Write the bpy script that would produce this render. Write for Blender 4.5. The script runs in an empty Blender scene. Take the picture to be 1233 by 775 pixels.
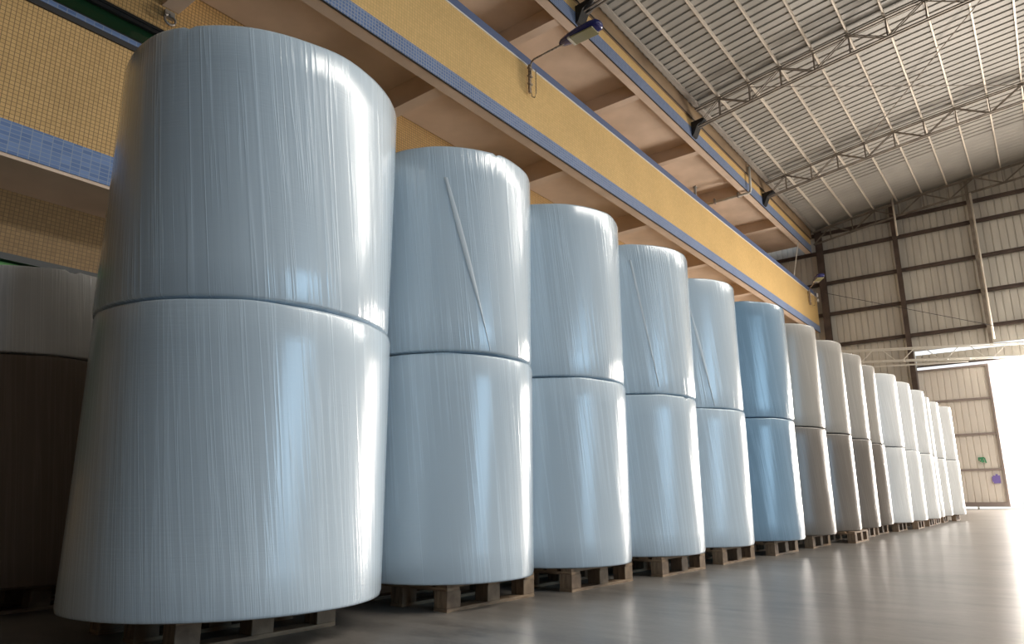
import bpy, bmesh, math, random
from mathutils import Vector, Matrix
random.seed(7)
S = bpy.context.scene
COL = S.collection

# ------------------------------------------------------------------ camera
cd = bpy.data.cameras.new('camera'); cam = bpy.data.objects.new('camera', cd); COL.objects.link(cam)
_yaw, _pit, _rol = math.radians(37.395), math.radians(12.964), math.radians(-0.444)
F = Vector((-math.sin(_yaw)*math.cos(_pit), math.cos(_yaw)*math.cos(_pit), math.sin(_pit)))
Rv = Vector((math.cos(_yaw), math.sin(_yaw), 0)); Uv = Rv.cross(F)
R2 = math.cos(_rol)*Rv + math.sin(_rol)*Uv; U2 = R2.cross(F)
m = Matrix((R2, U2, -F)).transposed().to_4x4(); m.translation = Vector((0, 0, 0.6016))
cam.matrix_world = m
cd.sensor_fit = 'HORIZONTAL'; cd.sensor_width = 36; cd.lens = 829.27*36/1233
cd.shift_x = -(626.7-616.5)/1233; cd.shift_y = (409.1-387.5)/1233
cd.clip_start = 0.05; cd.clip_end = 500
S.camera = cam

# ------------------------------------------------------------------ view, world, sun, daylight in the openings, roof fill
S.view_settings.view_transform = 'Standard'; S.view_settings.look = 'None'
S.view_settings.gamma = 1; S.view_settings.use_curve_mapping = False
S.view_settings.exposure = 0.0
W = bpy.data.worlds.new('sky'); S.world = W; W.use_nodes = True
wn = W.node_tree.nodes; wl = W.node_tree.links
bg = wn['Background']; bg.inputs['Strength'].default_value = 1.3
tc = wn.new('ShaderNodeTexCoord'); sp = wn.new('ShaderNodeSeparateXYZ'); cr = wn.new('ShaderNodeValToRGB')
wl.new(tc.outputs['Generated'], sp.inputs[0]); wl.new(sp.outputs['Z'], cr.inputs[0]); wl.new(cr.outputs[0], bg.inputs['Color'])
cr.color_ramp.elements[0].position = 0.0; cr.color_ramp.elements[0].color = (1.0, 0.97, 0.92, 1)
cr.color_ramp.elements[1].position = 0.5; cr.color_ramp.elements[1].color = (0.62, 0.8, 1.0, 1)

def area(name, loc, rot, sx, sy, power, color):
    l = bpy.data.lights.new(name, 'AREA'); l.shape = 'RECTANGLE'; l.size = sx; l.size_y = sy
    l.energy = power; l.color = color
    o = bpy.data.objects.new(name, l); COL.objects.link(o); o.location = loc; o.rotation_euler = rot
    return o
sl = bpy.data.lights.new('sun', 'SUN'); sl.energy = 3.0; sl.angle = math.radians(0.6); sl.color = (1, 0.93, 0.82)
so = bpy.data.objects.new('sun', sl); COL.objects.link(so)
so.rotation_euler = (math.radians(-38), 0, math.radians(-22))   # high, from beyond the far door
# daylight of the side doorways (right wall), one light as large as each opening
PI = math.pi
area('daylight_side_door', (13.9, 3.4, 3.1), (0, PI/2, 0), 5.8, 6.2, 420, (0.30, 0.66, 1.0))
# daylight of the far doorway, then an unseen fill lamp added under the roof
area('daylight_back_door', (2.2, 36.5, 3.1), (-PI/2, 0, 0), 7.4, 5.9, 5200, (1.0, 0.91, 0.82))
area('roof_fill_lamp', (9.5, 18.0, 14.1), (0, 0, 0), 4.0, 30.0, 4900, (1.0, 0.95, 0.86))

# ------------------------------------------------------------------ helpers
class MB:
    def __init__(s): s.v = []; s.f = []; s.mi = []
    def quad(s, a, b, c, d, mi=0):
        n = len(s.v); s.v += [a, b, c, d]; s.f.append((n, n+1, n+2, n+3)); s.mi.append(mi)
    def box(s, x0, x1, y0, y1, z0, z1, mi=0):
        n = len(s.v)
        s.v += [(x0,y0,z0),(x1,y0,z0),(x1,y1,z0),(x0,y1,z0),(x0,y0,z1),(x1,y0,z1),(x1,y1,z1),(x0,y1,z1)]
        for f in ((0,3,2,1),(4,5,6,7),(0,1,5,4),(1,2,6,5),(2,3,7,6),(3,0,4,7)):
            s.f.append(tuple(n+i for i in f)); s.mi.append(mi)
    def bar(s, a, b, w, h, mi=0, up=(0,0,1)):
        a = Vector(a); b = Vector(b); d = (b-a).normalized(); u = Vector(up)
        if abs(d.dot(u)) > .98: u = Vector((0,1,0))
        x = d.cross(u).normalized()*w/2; y = x.cross(d).normalized()*h/2
        n = len(s.v)
        for p in (a, b):
            for sx, sy in ((-1,-1),(1,-1),(1,1),(-1,1)): s.v.append(tuple(p+x*sx+y*sy))
        for f in ((0,3,2,1),(4,5,6,7),(0,1,5,4),(1,2,6,5),(2,3,7,6),(3,0,4,7)):
            s.f.append(tuple(n+i for i in f)); s.mi.append(mi)
    def tube(s, pts, r, seg=10, mi=0):
        pts = [Vector(p) for p in pts]; n0 = len(s.v)
        up = Vector((0,0,1))
        for i, p in enumerate(pts):
            d = (pts[min(i+1, len(pts)-1)]-pts[max(i-1, 0)]).normalized()
            u = up if abs(d.dot(up)) < .95 else Vector((0,1,0))
            x = d.cross(u).normalized(); y = x.cross(d)
            rr = r[i] if isinstance(r, (list, tuple)) else r
            for k in range(seg):
                a = 2*PI*k/seg; s.v.append(tuple(p+(x*math.cos(a)+y*math.sin(a))*rr))
        for i in range(len(pts)-1):
            for k in range(seg):
                a = n0+i*seg+k; b = n0+i*seg+(k+1) % seg
                s.f.append((a, b, b+seg, a+seg)); s.mi.append(mi)
        s.f.append(tuple(n0+k for k in range(seg))[::-1]); s.mi.append(mi)
        e = n0+(len(pts)-1)*seg; s.f.append(tuple(e+k for k in range(seg))); s.mi.append(mi)
    def build(s, name, mats, parent=None, smooth=False, bevel=0, fix=False):
        me = bpy.data.meshes.new(name); me.from_pydata([tuple(v) for v in s.v], [], s.f)
        if not isinstance(mats, (list, tuple)): mats = [mats]
        for mm in mats: me.materials.append(mm)
        me.polygons.foreach_set('material_index', s.mi)
        if fix or bevel:
            bm = bmesh.new(); bm.from_mesh(me)
            bmesh.ops.recalc_face_normals(bm, faces=bm.faces)
            if bevel: bmesh.ops.bevel(bm, geom=bm.edges, offset=bevel, segments=2, affect='EDGES', profile=.6)
            bm.to_mesh(me); bm.free()
        if smooth: me.polygons.foreach_set('use_smooth', [True]*len(me.polygons))
        me.update()
        o = bpy.data.objects.new(name, me); COL.objects.link(o)
        if parent: o.parent = parent
        return o
def tag(o, label=None, cat=None, group=None, kind=None):
    if label: o['label'] = label
    if cat: o['category'] = cat
    if group: o['group'] = group
    if kind: o['kind'] = kind
    return o
def empty(name, loc=(0,0,0), rz=0):
    o = bpy.data.objects.new(name, None); COL.objects.link(o); o.location = loc; o.rotation_euler = (0,0,rz)
    o.empty_display_size = .2
    return o
def st(o): o['kind'] = 'structure'; return o
def dup(root):
    r = root.copy(); COL.objects.link(r)
    for ch in list(root.children):
        c = ch.copy(); COL.objects.link(c); c.parent = r
        for g in list(ch.children):
            d = g.copy(); COL.objects.link(d); d.parent = c
    return r

# ------------------------------------------------------------------ materials
def mat(name, color=(.5,.5,.5), rough=.5, metal=0, coat=0, spec=None):
    m = bpy.data.materials.new(name); m.use_nodes = True
    b = m.node_tree.nodes['Principled BSDF']
    b.inputs['Base Color'].default_value = (*color, 1); b.inputs['Roughness'].default_value = rough
    b.inputs['Metallic'].default_value = metal; b.inputs['Coat Weight'].default_value = coat
    if spec is not None: b.inputs['Specular IOR Level'].default_value = spec
    return m
def N(m, t, **k):
    n = m.node_tree.nodes.new(t)
    for a, v in k.items(): setattr(n, a, v)
    return n
def LK(m, a, b): m.node_tree.links.new(a, b)
def mathn(m, op, a, b=None, clamp=False):
    n = N(m, 'ShaderNodeMath', operation=op); n.use_clamp = clamp
    for i, v in enumerate((a, b)):
        if v is None: continue
        if hasattr(v, 'is_output'): LK(m, v, n.inputs[i])
        else: n.inputs[i].default_value = v
    return n.outputs[0]
def noise_mix(m, c0, c1, scale=(1,1,1), nscale=4, detail=5, lo=.35, hi=.65, bump=0, rlo=None, rhi=None, coord='Object'):
    b = m.node_tree.nodes['Principled BSDF']
    t = N(m, 'ShaderNodeTexCoord'); mp = N(m, 'ShaderNodeMapping'); mp.inputs['Scale'].default_value = scale
    LK(m, t.outputs[coord], mp.inputs[0])
    n = N(m, 'ShaderNodeTexNoise'); n.inputs['Scale'].default_value = nscale; n.inputs['Detail'].default_value = detail
    LK(m, mp.outputs[0], n.inputs['Vector'])
    r = N(m, 'ShaderNodeValToRGB'); r.color_ramp.elements[0].position = lo; r.color_ramp.elements[1].position = hi
    r.color_ramp.elements[0].color = (*c0, 1); r.color_ramp.elements[1].color = (*c1, 1)
    LK(m, n.outputs['Fac'], r.inputs[0]); LK(m, r.outputs[0], b.inputs['Base Color'])
    if bump:
        bp = N(m, 'ShaderNodeBump'); bp.inputs['Strength'].default_value = bump; bp.inputs['Distance'].default_value = .01
        LK(m, n.outputs['Fac'], bp.inputs['Height']); LK(m, bp.outputs[0], b.inputs['Normal'])
    if rlo is not None:
        mr = N(m, 'ShaderNodeMapRange'); mr.inputs['From Min'].default_value = lo; mr.inputs['From Max'].default_value = hi
        mr.inputs['To Min'].default_value = rlo; mr.inputs['To Max'].default_value = rhi
        LK(m, n.outputs['Fac'], mr.inputs[0]); LK(m, mr.outputs[0], b.inputs['Roughness'])
    return m
def tile_mat(name, c1, c2, grout, w, h, rough=.3, mortar=.006, off=0.0):
    # mosaic laid on faces that look along X: u = world Y, v = world Z
    m = mat(name, c1, rough)
    b = m.node_tree.nodes['Principled BSDF']
    g = N(m, 'ShaderNodeNewGeometry'); s = N(m, 'ShaderNodeSeparateXYZ'); c = N(m, 'ShaderNodeCombineXYZ')
    LK(m, g.outputs['Position'], s.inputs[0]); LK(m, s.outputs['Y'], c.inputs[0]); LK(m, s.outputs['Z'], c.inputs[1])
    br = N(m, 'ShaderNodeTexBrick'); br.offset = off; br.squash = 1
    br.inputs['Scale'].default_value = 1; br.inputs['Brick Width'].default_value = w; br.inputs['Row Height'].default_value = h
    br.inputs['Mortar Size'].default_value = mortar; br.inputs['Mortar Smooth'].default_value = .2; br.inputs['Bias'].default_value = 0
    br.inputs['Color1'].default_value = (*c1, 1); br.inputs['Color2'].default_value = (*c2, 1); br.inputs['Mortar'].default_value = (*grout, 1)
    LK(m, c.outputs[0], br.inputs['Vector'])
    n = N(m, 'ShaderNodeTexNoise'); n.inputs['Scale'].default_value = .7; n.inputs['Detail'].default_value = 6
    LK(m, g.outputs['Position'], n.inputs['Vector'])
    mr = N(m, 'ShaderNodeMapRange'); mr.inputs['To Min'].default_value = .82; mr.inputs['To Max'].default_value = 1.12
    LK(m, n.outputs['Fac'], mr.inputs[0])
    mx = N(m, 'ShaderNodeVectorMath', operation='SCALE'); LK(m, br.outputs['Color'], mx.inputs[0]); LK(m, mr.outputs[0], mx.inputs['Scale'])
    LK(m, mx.outputs[0], b.inputs['Base Color'])
    bp = N(m, 'ShaderNodeBump'); bp.inputs['Strength'].default_value = .3; bp.inputs['Distance'].default_value = .002; bp.invert = True
    LK(m, br.outputs['Fac'], bp.inputs['Height']); LK(m, bp.outputs[0], b.inputs['Normal'])
    return m

def film_mat(name, base, rough, wrinkle, coat=.6, weave=.5, metal=0):
    """white stretch film wound round paper: long slanting vertical folds and a fine horizontal weave"""
    m = mat(name, base, rough, metal, coat, .6); b = m.node_tree.nodes['Principled BSDF']
    b.inputs['Coat Roughness'].default_value = .20
    t = N(m, 'ShaderNodeTexCoord'); s = N(m, 'ShaderNodeSeparateXYZ'); LK(m, t.outputs['Object'], s.inputs[0])
    oi = N(m, 'ShaderNodeObjectInfo')
    ang = mathn(m, 'MULTIPLY', mathn(m, 'ARCTAN2', s.outputs['Y'], s.outputs['X']), .6)
    ang2 = mathn(m, 'ADD', ang, mathn(m, 'MULTIPLY', s.outputs['Z'], .11))
    seed = mathn(m, 'MULTIPLY', oi.outputs['Random'], 37.0)
    def nz(u, su, sv, detail, sc=1, rough_=.5, typ='FBM'):
        c = N(m, 'ShaderNodeCombineXYZ')
        LK(m, mathn(m, 'MULTIPLY', u, su), c.inputs[0]); LK(m, mathn(m, 'MULTIPLY', s.outputs['Z'], sv), c.inputs[1]); LK(m, seed, c.inputs[2])
        n = N(m, 'ShaderNodeTexNoise'); n.inputs['Scale'].default_value = sc; n.inputs['Detail'].default_value = detail
        n.inputs['Roughness'].default_value = rough_
        LK(m, c.outputs[0], n.inputs['Vector']); return n.outputs['Fac']
    folds = nz(ang2, 24, .42, 3)
    crisp = nz(ang2, 9, .10, 2)
    fine = nz(ang2, 110, 2.2, 2)
    wv = nz(ang, 6, 95, 3)
    patch = nz(ang, 2.2, 2.0, 1)
    mask = nz(ang, 2.1, 1.1, 1)
    big = nz(ang, 1.6, 1.6, 1)
    def ridge(v, k, p): return mathn(m, 'POWER', mathn(m, 'SUBTRACT', 1.0, mathn(m, 'MULTIPLY', mathn(m, 'ABSOLUTE', mathn(m, 'SUBTRACT', v, .5)), k), True), p)
    def smooth(v, lo, hi):
        n = N(m, 'ShaderNodeMapRange'); n.interpolation_type = 'SMOOTHERSTEP'; LK(m, v, n.inputs[0])
        n.inputs[1].default_value = lo; n.inputs[2].default_value = hi; return n.outputs[0]
    mk = smooth(mask, .30, .62)
    rid = mathn(m, 'MAXIMUM', mathn(m, 'MULTIPLY', ridge(folds, 6.0, 5.0), mk), mathn(m, 'MULTIPLY', ridge(crisp, 30.0, 3.0), .8))
    h = mathn(m, 'ADD', mathn(m, 'MULTIPLY', rid, .7*wrinkle), mathn(m, 'MULTIPLY', folds, .7*wrinkle))
    h = mathn(m, 'ADD', h, mathn(m, 'MULTIPLY', mathn(m, 'MULTIPLY', fine, mk), .34*wrinkle))
    h = mathn(m, 'ADD', h, mathn(m, 'MULTIPLY', mathn(m, 'MULTIPLY', wv, smooth(patch, .3, .7)), .55*weave))
    h = mathn(m, 'ADD', h, mathn(m, 'MULTIPLY', big, 1.0))
    bp = N(m, 'ShaderNodeBump'); bp.inputs['Strength'].default_value = .28; bp.inputs['Distance'].default_value = .006
    LK(m, h, bp.inputs['Height']); LK(m, bp.outputs[0], b.inputs['Normal']); LK(m, bp.outputs[0], b.inputs['Coat Normal'])
    # whiter where the film is folded over itself
    mx = N(m, 'ShaderNodeMix', data_type='RGBA'); mx.inputs[6].default_value = (*base, 1)
    mx.inputs[7].default_value = (*[min(1, c*1.12+.03) for c in base], 1)
    LK(m, rid, mx.inputs[0]); LK(m, mx.outputs[2], b.inputs['Base Color'])
    return m

M = {}
M['film'] = film_mat('glossy white stretch film', (0.64, 0.735, 0.81), .22, 1.0, 1.0)
M['film_smooth'] = film_mat('smooth white stretch film', (0.64, 0.735, 0.81), .26, .45, .8, .35)
M['film_blue'] = film_mat('pale blue stretch film', (0.27, 0.41, 0.54), .22, .6, 1.0)
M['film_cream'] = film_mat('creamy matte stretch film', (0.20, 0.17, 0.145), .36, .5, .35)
M['film_white'] = film_mat('bright white stretch film', (0.84, 0.84, 0.83), .36, .4, .4)
M['film_grey'] = film_mat('grey shining stretch film', (.86, .86, .86), .22, 1.0, 1.0)
M['film_kraft'] = film_mat('brown kraft wrap', (.20, .145, .11), .5, .3, .1, .2)  # kraft brown is the wrap's own colour
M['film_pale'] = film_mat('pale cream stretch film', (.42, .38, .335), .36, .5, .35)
M['paper'] = noise_mix(mat('paper', (.8,.78,.72), .7), (.74,.71,.66), (.84,.82,.78), (1,1,1), 20)
M['core'] = mat('cardboard core', (.36,.24,.14), .8)
M['flap'] = mat('folded film edge', (.86,.9,.93), .3, 0, .5)
M['wood'] = noise_mix(mat('pallet wood', (.3,.2,.12), .75), (.17,.10,.06), (.42,.29,.18), (1,1,8), 9, 5, .3, .7, .4)
M['wood_pale'] = noise_mix(mat('pale pallet wood', (.4,.3,.2), .75), (.17,.11,.07), (.36,.25,.16), (8,1,1), 9, 5, .3, .7, .4)
M['concrete'] = noise_mix(mat('painted concrete', (0.500, 0.425, 0.362), .8), (0.625, 0.488, 0.375), (0.800, 0.637, 0.506), (1,1,1), .9, 6, .3, .7, .12)
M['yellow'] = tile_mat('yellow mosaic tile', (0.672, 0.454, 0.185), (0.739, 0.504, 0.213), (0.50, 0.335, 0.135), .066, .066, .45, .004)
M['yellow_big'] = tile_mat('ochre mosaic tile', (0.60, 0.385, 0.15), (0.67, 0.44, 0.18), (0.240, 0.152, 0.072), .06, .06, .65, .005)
M['shaded_tile'] = tile_mat('shade-darkened mosaic tile', (.24, .145, .055), (.29, .18, .07), (.14, .085, .035), .06, .06, .6, .005)  # same mosaic as the spandrel, its colour darkened for shade under the soffit
M['blue'] = tile_mat('blue mosaic tile', (.085,.155,.34), (.13,.21,.42), (.30,.34,.42), .066, .066, .5, .009)
M['blue_big'] = tile_mat('blue ceramic tile', (.09,.17,.38), (.16,.26,.50), (.26,.33,.45), .125, .0625, .6, .006)
M['blue_rail'] = mat('blue painted coping', (.10,.135,.25), .45)
M['white_strip'] = mat('white drip strip', (.75,.72,.66), .5)
M['black'] = mat('black steel', (.012,.012,.014), .5)
M['dark_frame'] = mat('dark window frame', (.015,.018,.02), .4)
M['green_glass'] = mat('dark green glass', (.012,.045,.02), .08, 0, 0, .6)
M['green_sash'] = mat('green sash', (.10,.30,.08), .5)
M['stain'] = noise_mix(mat('stained ochre render', (.4,.27,.13), .5), (.20,.135,.085), (.40,.28,.165), (1,.35,1), 1.6, 6, .3, .72)
M['steel'] = noise_mix(mat('dull painted steel', (.2,.17,.15), .55, .2), (.17,.14,.115), (.29,.25,.205), (1,1,1), 3, 4)
M['purlin'] = noise_mix(mat('purlin steel', (.4,.36,.3), .5, .2), (.66,.59,.50), (.80,.73,.63), (1,.3,1), 2, 4)
M['girt'] = noise_mix(mat('brown girt steel', (.08,.05,.04), .6), (.060,.040,.032), (.10,.070,.056), (1,1,1), 2, 4)
M['galv'] = noise_mix(mat('galvanised gutter', (.36,.33,.29), .45, .35), (.28,.25,.22), (.42,.39,.35), (1,.2,1), 2, 4)
M['roof'] = noise_mix(mat('roof sheet', (.45,.44,.40), .55, .1), (.27,.256,.23), (.36,.34,.305), (1,1,1), .5, 4, .3, .7)
M['clad'] = noise_mix(mat('grey wall sheet', (0.390, 0.377, 0.338), .55, .1), (0.50, 0.47, 0.42), (0.66, 0.63, 0.56), (1,.1,.15), 2.2, 4, .3, .7)
M['leaf_clad'] = mat('door sheet', (.80,.75,.68), .55)
M['door_frame'] = mat('door frame steel', (.32,.27,.25), .5)
M['white_paint'] = mat('white painted pipe', (.72,.70,.64), .4)
M['rust'] = noise_mix(mat('rusty bracket', (.3,.2,.12), .7), (.17,.11,.07), (.42,.34,.25), (1,1,1), 20, 4)
M['lamp_blue'] = mat('blue lamp housing', (.012,.016,.13), .25, 0, .5)
M['lamp_glass'] = mat('lamp lens', (.30,.28,.16), .15, 0, .3)
M['dark_wall'] = mat('dark wall paint', (.045,.038,.03), .8)
M['side_wall'] = mat('side wall sheet', (.14,.125,.105), .7)
M['green_mark'] = mat('green paint mark', (.06,.32,.16), .6)
M['purple_card'] = mat('purple card', (.22,.17,.50), .6)
M['outdoor'] = noise_mix(mat('sunlit yard', (.6,.57,.52), .85), (.55,.52,.47), (.66,.62,.57), (1,1,1), .5, 5)
M['leaf'] = noise_mix(mat('leaves', (.2,.35,.1), .6), (.20,.30,.13), (.42,.52,.30), (1,1,1), .8, 3)
M['bark'] = mat('bark', (.2,.15,.1), .8)

# polished concrete floor
fm = mat('polished concrete floor', (.2,.19,.18), .3); b = fm.node_tree.nodes['Principled BSDF']
g = N(fm, 'ShaderNodeNewGeometry')
def fn(scale, vec, det=6):
    mp = N(fm, 'ShaderNodeMapping'); mp.inputs['Scale'].default_value = vec; mp.inputs['Rotation'].default_value = (0,0,.6)
    LK(fm, g.outputs['Position'], mp.inputs[0]); n = N(fm, 'ShaderNodeTexNoise'); n.inputs['Scale'].default_value = scale
    n.inputs['Detail'].default_value = det; n.inputs['Roughness'].default_value = .6; LK(fm, mp.outputs[0], n.inputs['Vector']); return n.outputs['Fac']
a1 = fn(.9, (1,1,1)); a2 = fn(3.0, (.5,2.2,1)); a3 = fn(26, (1,1,1), 3); a4 = fn(1.3, (.8,2.0,1), 4)
mixv = mathn(fm, 'ADD', mathn(fm, 'MULTIPLY', a1, .5), mathn(fm, 'ADD', mathn(fm, 'MULTIPLY', a2, .38), mathn(fm, 'MULTIPLY', a3, .12)))
cr = N(fm, 'ShaderNodeValToRGB'); e = cr.color_ramp.elements
e[0].position = .34; e[0].color = (.095,.088,.082,1); e[1].position = .66; e[1].color = (.30,.272,.245,1)
x = e.new(.47); x.color = (.19,.17,.152,1)
LK(fm, mixv, cr.inputs[0])
spot = fn(2.6, (.6,1.5,1), 8); sr = N(fm, 'ShaderNodeMapRange'); sr.inputs[1].default_value = .60; sr.inputs[2].default_value = .72; sr.inputs[3].default_value = 1.0; sr.inputs[4].default_value = .45
LK(fm, spot, sr.inputs[0]); sv = N(fm, 'ShaderNodeVectorMath', operation='SCALE'); LK(fm, cr.outputs[0], sv.inputs[0]); LK(fm, sr.outputs[0], sv.inputs['Scale'])
LK(fm, sv.outputs[0], b.inputs['Base Color'])
mr = N(fm, 'ShaderNodeMapRange'); mr.inputs['From Min'].default_value = .35; mr.inputs['From Max'].default_value = .65
mr.inputs['To Min'].default_value = .23; mr.inputs['To Max'].default_value = .44
LK(fm, a4, mr.inputs[0]); b.inputs['Roughness'].default_value = .31
bp = N(fm, 'ShaderNodeBump'); bp.inputs['Strength'].default_value = .25; bp.inputs['Distance'].default_value = .004
LK(fm, a2, bp.inputs['Height']); LK(fm, bp.outputs[0], b.inputs['Normal'])
M['floor'] = fm

# ------------------------------------------------------------------ hall shell
XR, YF, YB, XL = 14.0, -8.0, 36.0, -11.7
o = MB(); o.box(-12.2, XR+.3, YF-.3, YB+.2, -.3, 0); st(o.build('floor', M['floor']))
o = MB(); o.box(-60, 90, YB+.2, 140, -.32, -.02); st(o.build('ground', M['outdoor']))
o = MB(); o.box(XR+.3, 90, -60, YB+.2, -.32, -.02); st(o.build('ground', M['outdoor']))

def roof_z(x):
    s = min(x+8.2, 19.2); return 13.98 + .155*s - .004*s*s - (.02*max(0, x-11))
# corrugated roof, ribs up the slope
o = MB(); ncol = 14; xs = [-8.6 + (XR+.3+8.6)*i/ncol for i in range(ncol+1)]
prof = []; y = YF-.3; pitch = .32
while y < YB+.3:
    d = .034 if y < 31.6 else .010
    prof += [(y, 0), (y+.20, 0), (y+.225, d), (y+.295, d)]; y += pitch
prof.append((YB+.3, 0))
nv = len(prof)
for x in xs:
    for (yy, dz) in prof: o.v.append((x, yy, roof_z(x)+dz))
for i in range(ncol):
    for k in range(nv-1):
        o.f.append((i*nv+k, i*nv+k+1, (i+1)*nv+k+1, (i+1)*nv+k)); o.mi.append(0)
n0 = len(o.v)      # weather side of the roof
for x in xs: o.v += [(x, YF-.3, roof_z(x)+.14), (x, YB+.3, roof_z(x)+.14)]
for i in range(ncol): o.f.append((n0+2*i, n0+2*i+2, n0+2*i+3, n0+2*i+1)); o.mi.append(0)
st(o.build('ceiling', M['roof']))

# ribbed cladding in the XZ plane facing -Y
def clad(o, x0, x1, z0, z1f, y, pitch=.283, depth=.035, mi=0):
    x = x0; pts = []
    while x < x1:
        for dx, dd in ((0, 0), (pitch*.80, 0), (pitch*.86, depth), (pitch*.95, depth)):
            if x+dx < x1: pts.append((x+dx, dd))
        x += pitch
    pts.append((x1, 0)); n = len(o.v)
    for (xx, dd) in pts: o.v += [(xx, y+dd, z0), (xx, y+dd, z1f(xx) if callable(z1f) else z1f)]
    for k in range(len(pts)-1):
        a = n+2*k; o.f.append((a, a+2, a+3, a+1)); o.mi.append(mi)
    # outer skin
    n = len(o.v); zt = [z1f(v) if callable(z1f) else z1f for v in (x0, x1)]
    o.v += [(x0, y+.12, z0), (x1, y+.12, z0), (x1, y+.12, zt[1]), (x0, y+.12, zt[0])]; o.f.append((n, n+1, n+2, n+3)); o.mi.append(mi)
DX0, DX1 = -4.5, 6.0
o = MB()
clad(o, -12.2, DX0, 0, roof_z, YB)
clad(o, DX0, DX1, 7.12, roof_z, YB)
clad(o, DX1, XR+.2, 0, roof_z, YB)
clad(o, DX0+.02, DX1, 6.36, 6.92, YB+.05)
wb = st(o.build('wall_back', M['clad']))
o = MB(); o.box(DX0+.02, DX1, YB-.02, YB+.06, 6.34, 6.40); o.build('door_header', M['girt'], wb)
# right wall with a wide doorway
o = MB()
def rw(y0, y1, z0, z1): o.box(XR, XR+.2, y0, y1, z0, z1)
rw(YF, 0.3, 0, 7.4); rw(6.5, YB, 0, 7.4); rw(0.3, 6.5, 6.0, 7.4)
rw(YF, YB, 7.4, 14.9)
st(o.build('wall_right', M['side_wall']))
o = MB(); o.box(7.5, 11.5, 3, 33, 14.28, 14.32); st(o.build('added_fill_panel', M['white_strip']))  # made-up skylight: opaque white panel added above the roof fill lamp
o = MB(); o.box(-12.2, XR+.2, YF-.2, YF, 0, 15); st(o.build('wall_front', M['dark_wall']))

# building wall on the left
o = MB()
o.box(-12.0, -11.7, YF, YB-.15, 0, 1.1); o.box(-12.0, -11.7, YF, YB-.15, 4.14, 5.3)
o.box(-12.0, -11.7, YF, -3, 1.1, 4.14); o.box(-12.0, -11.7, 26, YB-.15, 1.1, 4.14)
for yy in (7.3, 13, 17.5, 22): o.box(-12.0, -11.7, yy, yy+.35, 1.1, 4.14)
wl_ = st(o.build('wall_left', M['shaded_tile']))
o = MB(); o.box(-11.9, -10.5, YF, YB-.15, 5.14, 5.60); o.build('tile_band', M['blue_big'], wl_)
o = MB(); o.box(-11.9, -10.502, YF, YB-.15, 5.60, 7.43); o.build('spandrel', M['yellow_big'], wl_)
o = MB(); o.box(-11.71, -10.52, YF, YB-.15, 5.09, 5.14); o.build('soffit', M['concrete'], wl_)
o = MB(); o.box(-11.1, -10.8, YF, YB-.15, 8.26, 9.3); o.box(-11.1, -10.8, YF, YB-.15, 7.43, 7.82)
o.box(-11.1, -10.8, YF, -.6, 7.82, 8.26); o.box(-11.1, -10.8, 4.75, YB-.15, 7.82, 8.26); o.build('upper_wall', M['yellow_big'], wl_)
o = MB(); o.box(-11.1, -10.79, YF, 4.75, 7.56, 7.82); o.build('window_sill', M['blue_big'], wl_)
o = MB(); o.box(-11.1, -10.8, YF, YB-.15, 9.3, 14.4); o.build('balcony_wall', M['yellow_big'], wl_)
o = MB(); o.box(-10.8, -10.47, YF, YB-.15, 7.43, 7.52); st(o.build('trim_1', M['black']))
o = MB(); o.box(-10.86, -10.80, -.6, 4.75, 8.14, 8.26); o.box(-10.86, -10.80, -.6, 4.75, 7.82, 7.85); o.box(-10.86, -10.80, -.6, -.5, 7.85, 8.14); o.box(-10.86,-10.80,4.68,4.75,7.85,8.14)
o.box(-10.80, -10.775, -.6, 4.75, 8.20, 8.25)
w1 = st(o.build('window_1', M['dark_frame'])); o = MB(); o.box(-10.93, -10.91, -.6, 4.75, 7.8, 8.2); o.build('window_glass', M['green_glass'], w1)
o = MB()
for a, bb in ((-3, 7.3), (7.65, 13.0), (13.35, 17.5), (17.85, 22.0), (22.35, 26.0)):
    o.box(-11.76, -11.68, a, bb, 4.04, 4.14); o.box(-11.76, -11.68, a, bb, 1.1, 1.2)
    k = 6
    for i in range(k+1):
        yy = a+(bb-a-.07)*i/k; o.box(-11.76, -11.68, yy, yy+.07, 1.2, 4.04)
w2 = st(o.build('window_2', M['dark_frame']))
o = MB(); o.box(-11.82, -11.80, -3, 26, 1.15, 4.1); o.build('window_glass', M['green_glass'], w2)
o = MB(); o.box(-11.79, -11.77, -3, 26, 3.90, 4.02); o.build('window_sash', M['green_sash'], w2)

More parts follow.
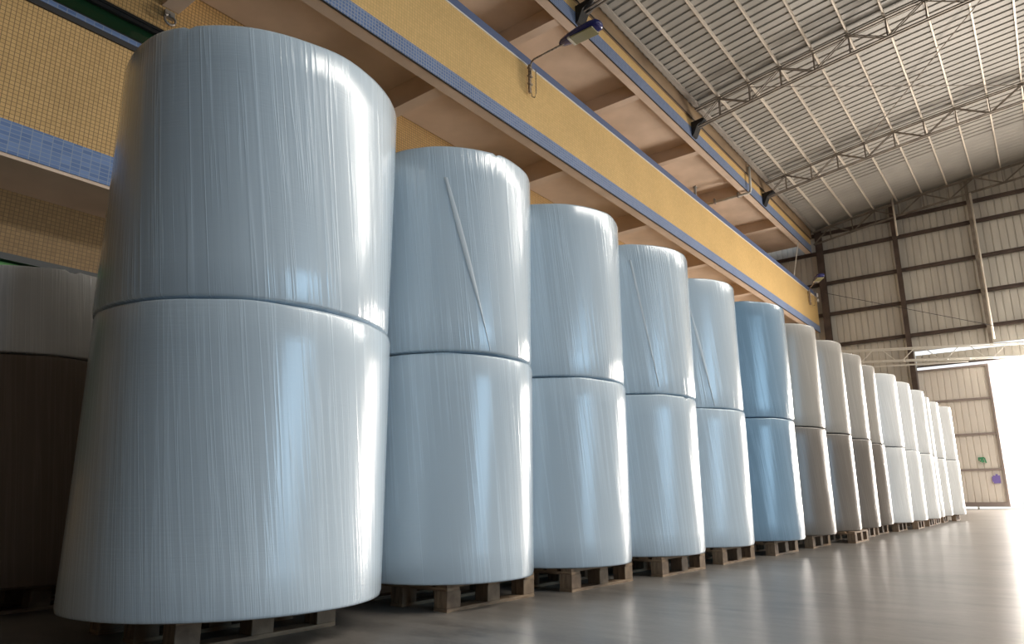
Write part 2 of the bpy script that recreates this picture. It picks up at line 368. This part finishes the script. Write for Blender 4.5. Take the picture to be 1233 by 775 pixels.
# ------------------------------------------------------------------ galleries
def gallery(zb, par_bot, par_blue, par_top, ys, label, coping, slab_d):
    t = empty('concrete_gallery', (-9.6, 14, zb)); tag(t, label, 'gallery', None)
    def P(o, name, m, **k):
        ob = o.build(name, m, t, **k); ob.matrix_parent_inverse = Matrix.Translation((9.6, -14, -zb)); return ob
    y0, y1 = YF+.02, 35.6
    o = MB(); o.box(-10.78, -8.43, y0, y1, zb+slab_d, zb+slab_d+.14); P(o, 'slab', M['concrete'])
    o = MB(); o.box(-8.70, -8.43, y0, y1, par_bot, zb+slab_d); P(o, 'edge_beam', M['concrete'])
    for y in ys:
        o = MB(); o.box(-10.78, -8.70, y, y+.28, zb+.005, zb+slab_d); P(o, 'cross_beam', M['concrete'])
    o = MB(); o.box(-8.43, -8.405, y0, y1-.02, par_bot-.02, par_bot); P(o, 'drip_edge', M['black'])
    o = MB(); o.box(-8.43, -8.40, y0, y1, par_bot, par_blue); pb = P(o, 'blue_tile_band', M['blue'])
    o = MB(); o.box(-8.43, -8.402, y0, y1, par_blue, par_top); P(o, 'parapet', M['yellow'])
    if coping:
        o = MB(); o.box(-8.60, -8.385, y0, y1, par_top, par_top+.03); P(o, 'drip_strip', M['white_strip'])
        o = MB(); o.box(-8.62, -8.40, y0, y1, par_top+.03, par_top+.24); P(o, 'coping', M['blue_rail'])
    return t
gallery(8.68, 8.54, 8.87, 10.34, [-4.8, -.25, 4.3, 8.83, 13.42, 17.97, 22.5, 27.05, 31.6],
        'lower gallery with tall yellow tiled parapet and blue stripe, right above the paper rolls', True, .50)
gallery(12.78, 12.74, 13.13, 13.43, [-5.3, -.7, 3.9, 8.45, 13.0, 17.42, 21.98, 26.5, 31.0],
        'upper gallery just under the roof with a narrow blue and yellow edge', False, .45)
o = MB(); o.box(-8.75, -8.34, YF+.02, 35.6, 13.46, 14.0); st(o.build('trim_2', M['stain']))
o = MB(); o.box(-8.36, -8.33, YF+.02, 35.5, 13.44, 13.46); tag(o.build('shade_strip', M['black']), 'thin black strip standing in for the shade line on top of the upper yellow tiled edge', 'shade_strip')  # black strip put in for the shade line along the offset edge
o = MB(); o.box(-8.21, -8.09, YF+.02, 35.5, 13.80, 13.815); o.box(-8.10, -8.085, YF+.02, 35.5, 13.815, 13.90); o.box(-8.21, -8.195, YF+.02, 35.5, 13.815, 13.90)
o.box(-8.10, -8.06, YF+.02, 35.5, 13.895, 13.91)
tag(o.build('roof_gutter', M['galv']), 'long grey metal gutter along the roof edge above the upper gallery', 'gutter')

# ------------------------------------------------------------------ purlins, trusses, girts, columns
PX = [-7.4, -6.36, -5.32, -4.28, -3.22, -2.18, -1.13, -.08, .97, 2.02, 3.07, 4.12, 5.17, 6.2]
P_LAB = ['nearest the gutter', 'second from the gutter', 'third from the gutter', 'fourth from the gutter', 'fifth from the gutter',
  'sixth from the gutter', 'seventh from the gutter', 'eighth from the gutter', 'ninth from the gutter', 'at the right edge of the photo']
PX = PX[:10]
for i, x in enumerate(PX):
    o = MB(); z = roof_z(x)
    o.box(x-.005, x+.005, YF+.1, YB-.1, z-.12, z-.005)
    o.box(x-.045, x+.005, YF+.1, YB-.1, z-.13, z-.12); o.box(x-.045, x-.037, YF+.1, YB-.1, z-.12, z-.10)
    tag(o.build('roof_purlin', M['purlin']), 'pale steel roof purlin running down the hall, '+P_LAB[i], 'purlin', 'roof purlins')
def truss(y, label, end=False):
    t = empty('roof_truss', (-8.3, y, 13.0)); tag(t, label, 'truss', 'roof trusses')
    inv = Matrix.Translation((8.3, -y, -13.0))
    def P(o, name, m, **k):
        ob = o.build(name, m, t, **k); ob.matrix_parent_inverse = inv; return ob
    X = [-8.25]+PX+[2.02+1.05*k for k in range(1, 12)]
    dz = .66
    up = [Vector((x, y, roof_z(x)-.20)) for x in X]
    lo = [Vector((x, y, roof_z(x)-.20-dz)) for x in X]
    w = .045
    o = MB()
    for s in (-.07, .07):
        for a, b_ in zip(up, up[1:]): o.bar(a+Vector((0,s,0)), b_+Vector((0,s,0)), w, w)
    P(o, 'top_chord', M['steel'])
    o = MB()
    for s in (-.06, .06):
        for a, b_ in zip(lo, lo[1:]): o.bar(a+Vector((0,s,0)), b_+Vector((0,s,0)), w*.85, w)
    P(o, 'bottom_chord', M['steel'])
    for i in range(len(X)-1):
        if X[i] > 3.2: break
        o = MB()
        if i % 2 == 0:
            for s in (-.05, .05): o.bar(lo[i]+Vector((0,s,0)), up[i+1]+Vector((0,s,0)), .022, .03)
        else:
            for s in (-.05, .05): o.bar(up[i]+Vector((0,s,0)), lo[i+1]+Vector((0,s,0)), .022, .03)
        P(o, 'diagonal', M['steel'])
        o = MB(); o.bar(lo[i+1]-Vector((0,.05,0)), up[i+1]-Vector((0,.05,0)), .03, .03)
        o.bar(lo[i+1]+Vector((0,.05,0)), up[i+1]+Vector((0,.05,0)), .03, .03); P(o, 'post', M['steel'])
    if not end:   # black seat bolted on the gallery
        o = MB(); n = len(o.v)
        poly = [(-8.40, 12.78), (-8.40, 13.30), (-7.95, 13.34), (-7.90, 13.27), (-8.18, 13.12), (-8.33, 12.80)]
        for yy in (y-.16, y+.16):
            for (px_, pz) in poly: o.v.append((px_, yy, pz))
        k = len(poly); o.f += [tuple(range(k))[::-1], tuple(range(k, 2*k))]; o.mi += [0, 0]
        for i in range(k): o.f.append((i, (i+1) % k, k+(i+1) % k, k+i)); o.mi.append(0)
        P(o, 'truss_seat', M['black'], fix=True)
    return t
truss(13.64, 'slender steel roof truss nearest the camera, its black seat above the near lamp')
truss(21.0, 'slender steel roof truss crossing the middle of the visible roof')
truss(28.32, 'slender steel roof truss between the middle truss and the one at the far wall')
truss(35.55, 'steel roof truss standing right against the far ribbed wall', True)
for i, (z, lab) in enumerate(((13.69, 'topmost, just below the end truss'), (12.73, 'second from the top'), (11.06, 'third from the top'),
                 (9.47, 'fourth from the top'), (7.87, 'lowest, just above the door header'))):
    o = MB(); o.box(-12.0, XR, YB-.16, YB-.03, z-.075, z+.075); o.box(-12.0, XR, YB-.19, YB-.16, z+.04, z+.075)
    tag(o.build('wall_girt', M['girt']), 'dark brown horizontal girt across the far wall, '+lab, 'girt', 'girts on the far wall')
for x, w, ht, lab, mm in ((-8.05, .32, roof_z(-8.05)-.1, 'broad dark steel column in the far corner at the gallery ends', 'girt'),
                      (-4.62, .20, roof_z(-4.62)-.1, 'brown steel column left of the far door', 'girt'),
                      (-1.50, .13, roof_z(-1.5)-.1, 'grey steel column rising above the far door opening', 'steel')):
    z0 = 0 if x < -4.5 else 6.95
    t = empty('steel_column', (x, YB-.28, z0)); tag(t, lab, 'column')
    o = MB(); o.box(-w/2, w/2, -.08, -.065, 0, ht-z0); o.box(-w/2, w/2, .065, .08, 0, ht-z0); o.build('flange', M[mm], t)
    o = MB(); o.box(-.01, .01, -.065, .065, 0, ht-z0); o.build('web', M[mm], t)
for x, z0, z1, lab in ((-4.45, 12.6, 14.55, 'short pale steel tube hanging from the roof in front of the far wall'),
                  (-1.36, 7.15, 13.9, 'thin pale tube running down the far wall above the door')):
    o = MB(); o.tube([(x, 35.3, z0), (x, 35.3, z1)], .045); tag(o.build('steel_tube', M['purlin'], smooth=True), lab, 'tube')
# roof brace rods and a cable on the far wall
def rod(a, b_, r, label, name='brace_rod', m='steel', cat='rod', **k):
    o = MB(); a = Vector(a); b_ = Vector(b_); n = 8; sag = k.get('sag', 0)
    o.tube([a.lerp(b_, i/n)-Vector((0,0,sag*4*(i/n)*(1-i/n))) for i in range(n+1)], r, 6); return tag(o.build(name, M[m], smooth=True), label, cat)
rod((.97, 21.1, roof_z(.97)-.2), (-4.28, 28.3, roof_z(-4.28)-.2), .016, 'thin diagonal brace rod under the roof sheets from right to the far middle')
rod((-6.36, 21.1, roof_z(-6.36)-.26), (.97, 28.3, roof_z(.97)-.26), .013, 'thin brace rod crossing the other one level under the roof')
rod((-8.0, 35.2, 10.45), (-1.22, 35.2, 7.66), .012, 'thin cable slanting down across the far wall', 'cable', 'black', 'cable')
rod((-8.45, 33.4, 12.66), (-8.5, 32.2, 10.60), .025, 'thin tan rod between the two gallery edges at the far end', 'hanger_rod', 'white_paint', 'rod')

# header truss over the far door
t = empty('door_truss', (-4, 35.2, 6.6)); tag(t, 'white painted lattice girder across the far wall over the door', 'truss')
inv = Matrix.Translation((4, -35.2, -6.6))
def P(o, name, m, **k):
    ob = o.build(name, m, t, **k); ob.matrix_parent_inverse = inv; return ob
zt = lambda x: 7.02-.082*(x+3.34); zl = lambda x: 6.60-.082*(x+4.9); zl2 = lambda x: 6.42-.055*(x+5.4)
o = MB()
for yy in (34.9, 35.3): o.bar((-7.6, yy, zt(-7.6)), (3.5, yy, zt(3.5)), .045, .05)
P(o, 'top_chord', M['white_paint'])
o = MB()
for yy in (34.9, 35.3): o.bar((-7.6, yy, zl(-7.6)), (3.5, yy, zl(3.5)), .045, .05)
P(o, 'bottom_chord', M['white_paint'])
o = MB(); o.bar((-7.6, 35.1, zl2(-7.6)), (-2.4, 35.1, zl2(-2.4)), .06, .06); P(o, 'track_rail', M['white_paint'])
x = -7.4; k = 0
while x < 3:
    for yy in (34.9,):
        o = MB()
        if k % 2: o.bar((x, yy, zl(x)), (x+.55, yy, zt(x+.55)), .03, .035)
        else: o.bar((x, yy, zt(x)), (x+.55, yy, zl(x+.55)), .03, .035)
        P(o, 'diagonal', M['white_paint'])
        o = MB(); o.bar((x, yy, zl(x)), (x, 35.3, zl(x)), .03, .03); P(o, 'tie', M['white_paint'])
    x += .85; k += 1

# sliding door leaf at the far opening
o = MB(); clad(o, -4.5, -1.82, .16, 6.15, YB-.02, .255, .03)
dl = st(o.build('door_1', M['leaf_clad']))
o = MB(); YD = YB-.08
o.box(-4.57, -1.76, YD-.02, YD+.10, 6.12, 6.20); o.box(-4.57, -1.76, YD-.02, YD+.10, .12, .30); o.box(-1.86, -1.76, YD-.02, YD+.10, .3, 6.12); o.box(-4.57, -4.48, YD-.02, YD+.10, .3, 6.12)
o.build('door_frame', M['door_frame'], dl)
for z in (4.71, 3.18, 1.66):
    o = MB(); o.box(-4.48, -1.86, YD, YD+.06, z-.045, z+.045); o.build('door_rail', M['door_frame'], dl)
for x in (-2.9, -4.2):
    o = MB(); o.tube([(x-.03, YD+.03, .07), (x+.03, YD+.03, .07)], .07, 14); o.build('door_wheel', M['white_paint'], dl)
o = MB(); o.box(-4.6, 6, YD-.02, YD+.1, 0, .02); o.build('floor_track', M['galv'], dl)
# two short green strokes groups and a purple card, both on the leaf
o = MB()
for (xa, za, xb, zb_) in ((-2.64,2.16,-2.42,2.16), (-2.62,2.16,-2.62,2.04), (-2.55,2.14,-2.51,1.96), (-2.50,2.14,-2.45,1.96), (-2.42,2.16,-2.38,1.94), (-2.60,2.02,-2.54,2.02)):
    o.bar((xa, YD-.02, za), (xb, YD-.02, zb_), .05, .03, up=(0,1,0))
o.build('painted_mark', M['green_mark'], dl)
o = MB(); o.box(-2.22, -1.97, YD-.03, YD-.01, 1.08, 1.40); o.box(-2.26, -2.22, YD-.03, YD-.01, 1.14, 1.36); o.box(-2.12, -2.04, YD-.03, YD-.01, 1.40, 1.46); o.build('purple_card', M['purple_card'], dl)

# ------------------------------------------------------------------ lamps on the lower gallery
def lamp(y, label, head_rot=0):
    t = empty('wall_lamp', (-8.34, y, 10.32)); tag(t, label, 'lamp', 'blue lamps on the lower gallery')
    o = MB(); o.box(.0, .05, -.03, .03, -.72, .0); 
    for z in (-.1, -.3, -.5): o.box(0, .07, -.06, .06, z-.02, z+.02)
    o.build('wall_bracket', M['rust'], t)
    o = MB(); o.tube([(.06, 0, -.35), (.06, 0, -.02), (.09, 0, .05), (.16, 0, .09), (1.0, 0, .13)], .022, 8); o.build('lamp_arm', M['rust'], t, smooth=True)
    o = MB(); o.tube([(.04, .22, -.62), (.03, .18, -.75), (.03, .08, -.78), (.03, .04, -.6)], .012, 6); o.tube([(.04, .22, -.62), (.04, .22, .0)], .012, 6); o.build('cable', M['rust'], t, smooth=True)
    # tapering housing with rounded end
    o = MB(); secs = [(.88,.05,.05),(.95,.10,.075),(1.15,.15,.10),(1.45,.19,.12),(1.72,.19,.12),(1.88,.16,.10),(1.94,.09,.06)]
    n0 = 0; K = 16
    for (x, w, h) in secs:
        for k in range(K):
            a = 2*PI*k/K; cx_, sz = math.cos(a), math.sin(a)
            o.v.append((x, w*math.copysign(abs(cx_)**.7, cx_), .15 + (x-.88)*.03 + h*math.copysign(abs(sz)**.7, sz)*(1 if sz > 0 else .55)))
    for i in range(len(secs)-1):
        for k in range(K): a = i*K+k; b_ = i*K+(k+1) % K; o.f.append((a, b_, b_+K, a+K)); o.mi.append(0)
    o.f.append(tuple(range(K))[::-1]); o.mi.append(0); o.f.append(tuple((len(secs)-1)*K+k for k in range(K))); o.mi.append(0)
    h = o.build('lamp_housing', M['lamp_blue'], t, smooth=True, fix=True)
    o = MB(); o.box(1.22, 1.80, -.15, .15, .075, .11); lens = o.build('lamp_lens', M['lamp_glass'], h, bevel=.012)
    o = MB(); o.box(1.16, 1.22, -.15, .15, .075, .12); o.build('lens_clip', M['white_paint'], h, bevel=.008)
    return t
lamp(11.3, 'large blue street lamp on a bent arm, near the top of the photo')
lamp(34.0, 'small distant blue street lamp at the far end of the yellow parapet').rotation_euler.z = math.radians(-58)
# pipe at the upper gallery and a stub on the lower one
o = MB(); o.tube([(-8.27, 26.3, 13.75), (-8.27, 26.3, 12.78), (-8.30, 26.3, 12.68), (-8.38, 26.3, 12.64), (-10.3, 26.3, 12.64)], .055, 10)
dp = tag(o.build('drain_pipe', M['white_paint'], smooth=True), 'white drain pipe bending under the upper gallery edge', 'pipe')
o = MB()
for x in (-8.8, -9.8): o.box(x-.03, x+.03, 26.22, 26.38, 12.57, 12.775)
o.build('pipe_clip', M['galv'], dp)
o = MB(); o.tube([(-8.52, 21.1, 10.585), (-8.52, 21.1, 11.0)], .05, 10); o.box(-8.58, -8.46, 21.04, 21.16, 10.98, 11.02)
tag(o.build('vent_stub', M['galv']), 'short grey pipe stub standing on the lower parapet coping', 'pipe')
o = MB(); o.box(-10.79, -10.72, 4.34, 4.50, 8.50, 8.62); o.tube([(-10.74,4.42,8.56)]+[(-10.70, 4.42+.09*math.sin(a*PI/6), 8.44+.09*math.cos(a*PI/6)) for a in range(0, 12)], .02, 6)
tag(o.build('iron_ring', M['galv']), 'small iron ring on the ochre wall under the gallery beam, above the nearest roll', 'ring')
o = MB(); o.tube([(-8.33, 35.45, 10.34), (-8.33, 35.45, 10.52)], .05, 8); o.tube([(-8.33, 35.45, 10.10), (-8.33, 35.45, 10.24)], .06, 8)
tag(o.build('end_fitting', M['white_strip']), 'tiny white fitting on the very end of the lower parapet', 'fitting')

# ------------------------------------------------------------------ paper rolls
def roll_mesh(R, H, seed, core=.09):
    rnd = random.Random(seed); seg = 144; cr = .014
    ph = [rnd.uniform(0, 6.28) for _ in range(4)]
    prof = [(core, .02), (R*.5, .004), (R-cr*1.6, 0), (R-cr*.9, .004), (R-cr*.35, cr*.35), (R-.004, cr), (R, cr*1.7)]
    nz = 8
    for k in range(1, nz): prof.append((R, cr*1.7+(H-cr*3.4)*k/nz))
    prof += [(R, H-cr*1.7), (R-.004, H-cr), (R-cr*.35, H-cr*.35), (R-cr*.9, H-.006), (R-cr*1.6, H), (R*.5, H-.002), (core, H-.002)]
    v = []; f = []; mi = []
    for (r, z) in prof:
        for k in range(seg):
            a = 2*PI*k/seg; rr = r
            if r > R*.9:
                rr += .0035*math.sin(3*a+ph[0])*math.sin(2.2*z+ph[1]) + .0015*math.sin(9*a+ph[2])
                zz = z + (.006*max(0, math.sin(5*a+ph[3]))**3 if z > H*.9 else 0)
                if z > H*.9 and abs((a-ph[0]) % 6.283) < .05: zz -= .012
            else: zz = z
            v.append((rr*math.cos(a), rr*math.sin(a), zz))
    n = len(prof)
    for i in range(n-1):
        for k in range(seg):
            f.append((i*seg+k, i*seg+(k+1) % seg, (i+1)*seg+(k+1) % seg, (i+1)*seg+k)); mi.append(0)
    me = bpy.data.meshes.new('film_wrap'); me.from_pydata(v, [], f)
    me.polygons.foreach_set('use_smooth', [True]*len(f)); me.update(); return me
def paper_roll(x, y, z, R, H, m, label, seed, group):
    t = empty('paper_roll', (x, y, z)); tag(t, label, 'paper roll', group)
    me = roll_mesh(R, H, seed); me.materials.append(m)
    w = bpy.data.objects.new('film_wrap', me); COL.objects.link(w); w.parent = t
    o = MB(); seg = 32
    for (r, zz) in ((.09, .01), (.09, H-.004), (.078, H-.004), (.078, .01)):
        for k in range(seg): a = 2*PI*k/seg; o.v.append((r*math.cos(a), r*math.sin(a), zz))
    for i in range(4):
        for k in range(seg): o.f.append((i*seg+k, i*seg+(k+1) % seg, ((i+1) % 4)*seg+(k+1) % seg, ((i+1) % 4)*seg+k)); o.mi.append(0)
    o.build('core_tube', M['core'], t, smooth=False)
    return t
def flap(t, R, a0, z0, a1, z1, w):
    o = MB(); n = 26
    for i in range(n+1):
        s = i/n; a = a0+(a1-a0)*s; z = z0+(z1-z0)*s; ww = w*(.35+.65*math.sin(PI*min(1, s*1.1+.1)))
        for da, rr in ((-ww/R/2, R+.0015), (-ww/R/4, R+.008), (ww/R/2, R+.002)):
            o.v.append((rr*math.cos(a+da), rr*math.sin(a+da), z))
    for i in range(n):
        for k in range(2): o.f.append((i*3+k, i*3+k+1, i*3+k+4, i*3+k+3)); o.mi.append(0)
    return o.build('film_flap', M['flap'], [c for c in t.children if c.name.startswith('film_wrap')][0], smooth=True)

ORD = ['nearest', 'second', 'third', 'fourth', 'fifth', 'sixth', 'seventh', 'eighth', 'ninth', 'tenth', 'eleventh', 'twelfth', 'thirteenth', 'fourteenth', 'fifteenth', 'farthest']
STK = [(-3.217, 1.914, .705), (-3.097, 3.258, .556), (-3.045, 4.393, .563), (-2.975, 5.532, .568), (-2.986, 6.742, .578), (-2.88, 7.946, .609),
       (-2.865, 9.233, .607), (-2.806, 10.466, .584), (-2.782, 11.646, .579), (-2.809, 12.819, .578), (-2.716, 14.016, .595), (-2.661, 15.233, .602),
       (-2.60, 16.62, .585), (-2.63, 17.78, .555), (-2.62, 18.93, .582), (-2.504, 20.199, .601)]
FACE = {0: -2.93, 1: -2.74, 2: -2.63, 3: -2.54, 4: -2.53, 5: -2.45, 6: -2.42, 7: -2.22, 11: -2.18}
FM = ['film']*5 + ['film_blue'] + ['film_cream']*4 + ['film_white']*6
LOOK = ['large glossy grey-white', 'glossy white', 'glossy bluish white', 'glossy bluish white', 'glossy bluish white', 'pale blue', 'creamy beige', 'creamy beige', 'creamy beige', 'creamy beige',
        'white', 'white', 'white', 'white', 'white', 'white']
PZ, H1, H2 = .146, 1.296, 1.306
# one wooden pallet: three bottom runners, nine blocks, three stringer boards, seven deck boards
def make_pallet():
    t = empty('wooden_pallet', (0,0,0)); L = .40
    for x in (-L+.05, 0, L-.05):
        o = MB(); o.box(x-.05, x+.05, -L, L, 0, .018); o.build('bottom_board', M['wood'], t)
        for y in (-L+.055, 0, L-.055):
            o = MB(); o.box(x-.05, x+.05, y-.055, y+.055, .018, .108); o.build('block', M['wood_pale'], t, bevel=.004)
    for y in (-L+.05, 0, L-.05):
        o = MB(); o.box(-L, L, y-.05, y+.05, .108, .126); o.build('stringer_board', M['wood'], t)
    for i in range(7):
        x = -L+.045+(2*L-.09)*i/6
        o = MB(); o.box(x-.043, x+.043, -L, L, .126, .145); o.build('deck_board', M['wood_pale'] if i == 6 else M['wood'], t)
    return t
pal = make_pallet()
rolls = {}
for i, (x, y, R) in enumerate(STK):
    o = ORD[i]
    p = pal if i == 0 else dup(pal)
    p.location = (FACE.get(i, x+.42)-.40, y+(.05 if i in (1,) else 0.0), 0); p.rotation_euler.z = 0.0 if i < 2 else random.uniform(-.02, .02)
    tag(p, 'wooden pallet under the %s stack of rolls in the long row' % o, 'pallet', 'pallets under the long row')
    seedlow = 100+i
    rolls[(i, 0)] = paper_roll(x, y, PZ, R, H1-.009, M['film_smooth' if FM[i] == 'film' else FM[i]], '%s film-wrapped roll at the bottom of the %s stack, on its pallet' % (LOOK[i], o), seedlow, 'paper rolls in the long row')
    ox, oy = random.uniform(-.012, .012), random.uniform(-.01, .01)
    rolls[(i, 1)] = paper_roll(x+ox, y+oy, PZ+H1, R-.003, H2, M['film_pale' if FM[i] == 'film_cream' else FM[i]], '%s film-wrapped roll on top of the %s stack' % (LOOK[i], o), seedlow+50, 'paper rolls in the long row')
    for k in (0, 1): rolls[(i, k)].rotation_euler.z = random.choice((0, PI/2, PI, -PI/2))
# diagonal folds of film
def flap_world(key, pts, w):
    t = rolls[key]; R = STK[key[0]][2]-.003*key[1]; rz = t.rotation_euler.z
    (a0, z0), (a1, z1) = pts
    flap(t, R, a0-rz, z0-t.location.z, a1-rz, z1-t.location.z, w)
FLAPS = [((1, 1), -.864, 2.53, -.344, 1.46, .032), ((3, 1), -1.006, 2.60, -.66, 1.50, .03), ((4, 1), -.98, 2.44, -.652, 1.46, .03)]
for key, a0, z0, a1, z1, w in FLAPS: flap_world(key, ((a0, z0), (a1, z1)), w)
# the stack behind the nearest one
p = dup(pal); p.location = (-5.13, 1.62, 0); p.rotation_euler.z = .05
tag(p, 'wooden pallet in the shade at the left edge, under the stack behind the row', 'pallet')
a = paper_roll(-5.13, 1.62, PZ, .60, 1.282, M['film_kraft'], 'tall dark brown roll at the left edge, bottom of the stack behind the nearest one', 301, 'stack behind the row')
b_ = paper_roll(-5.13, 1.62, PZ+1.292, .598, .52, M['film_grey'], 'short shining grey roll at the left edge, on the brown roll behind the nearest stack', 302, 'stack behind the row')

# second row of single rolls, added to block light behind the long row
for i, (x, y) in enumerate(((-4.98, 3.05), (-4.95, 4.35), (-4.92, 5.65), (-4.90, 6.95), (-4.88, 8.3), (-4.85, 9.6), (-4.83, 10.9), (-4.80, 12.2), (-4.78, 13.5), (-4.75, 14.8), (-4.72, 16.1), (-4.7, 17.4), (-4.68, 18.7), (-4.65, 20.0))):
    p = dup(pal); p.location = (x, y, 0); tag(p, 'added wooden pallet behind the %s stack of the long row' % ORD[i+1], 'pallet', 'added pallets of the second row')
    paper_roll(x, y, PZ, .60, 1.282, M['film_cream'], 'added light-blocking roll behind the %s stack of the long row' % ORD[i+1], 400+i, 'added rolls of the second row')

# ------------------------------------------------------------------ trees beyond the door
def tree(x, y, h, label, seed):
    rnd = random.Random(seed); t = empty('tree', (x, y, 0)); tag(t, label, 'tree', 'trees beyond the far door')
    o = MB(); o.tube([(0,0,0), (.1,0,h*.3), (-.1,.1,h*.6)], [.25, .18, .08], 8); o.build('trunk', M['bark'], t, smooth=True)
    o = MB()
    cl = [(rnd.gauss(0, h*.2), rnd.gauss(0, h*.2), h*rnd.uniform(.35, .95), h*rnd.uniform(.12, .2)) for _ in range(14)]
    for (cx_, cy_, cz_, r) in cl:
        for _ in range(170):
            d = Vector((rnd.gauss(0,1), rnd.gauss(0,1), rnd.gauss(0,1))).normalized()*r*rnd.uniform(.7, 1)
            c = Vector((cx_, cy_, cz_))+d; u = Vector((rnd.gauss(0,1), rnd.gauss(0,1), rnd.gauss(0,1))).normalized(); v_ = u.orthogonal().normalized()
            s = rnd.uniform(.08, .18); o.quad(c-u*s, c+v_*s*.5, c+u*s, c-v_*s*.5)
    o.build('foliage', M['leaf'], t)
tree(.5, 62, 5.2, 'pale sunlit tree beyond the far door, left of the two', 1)
tree(4.6, 66, 6.5, 'pale sunlit tree beyond the far door at the right edge', 2)
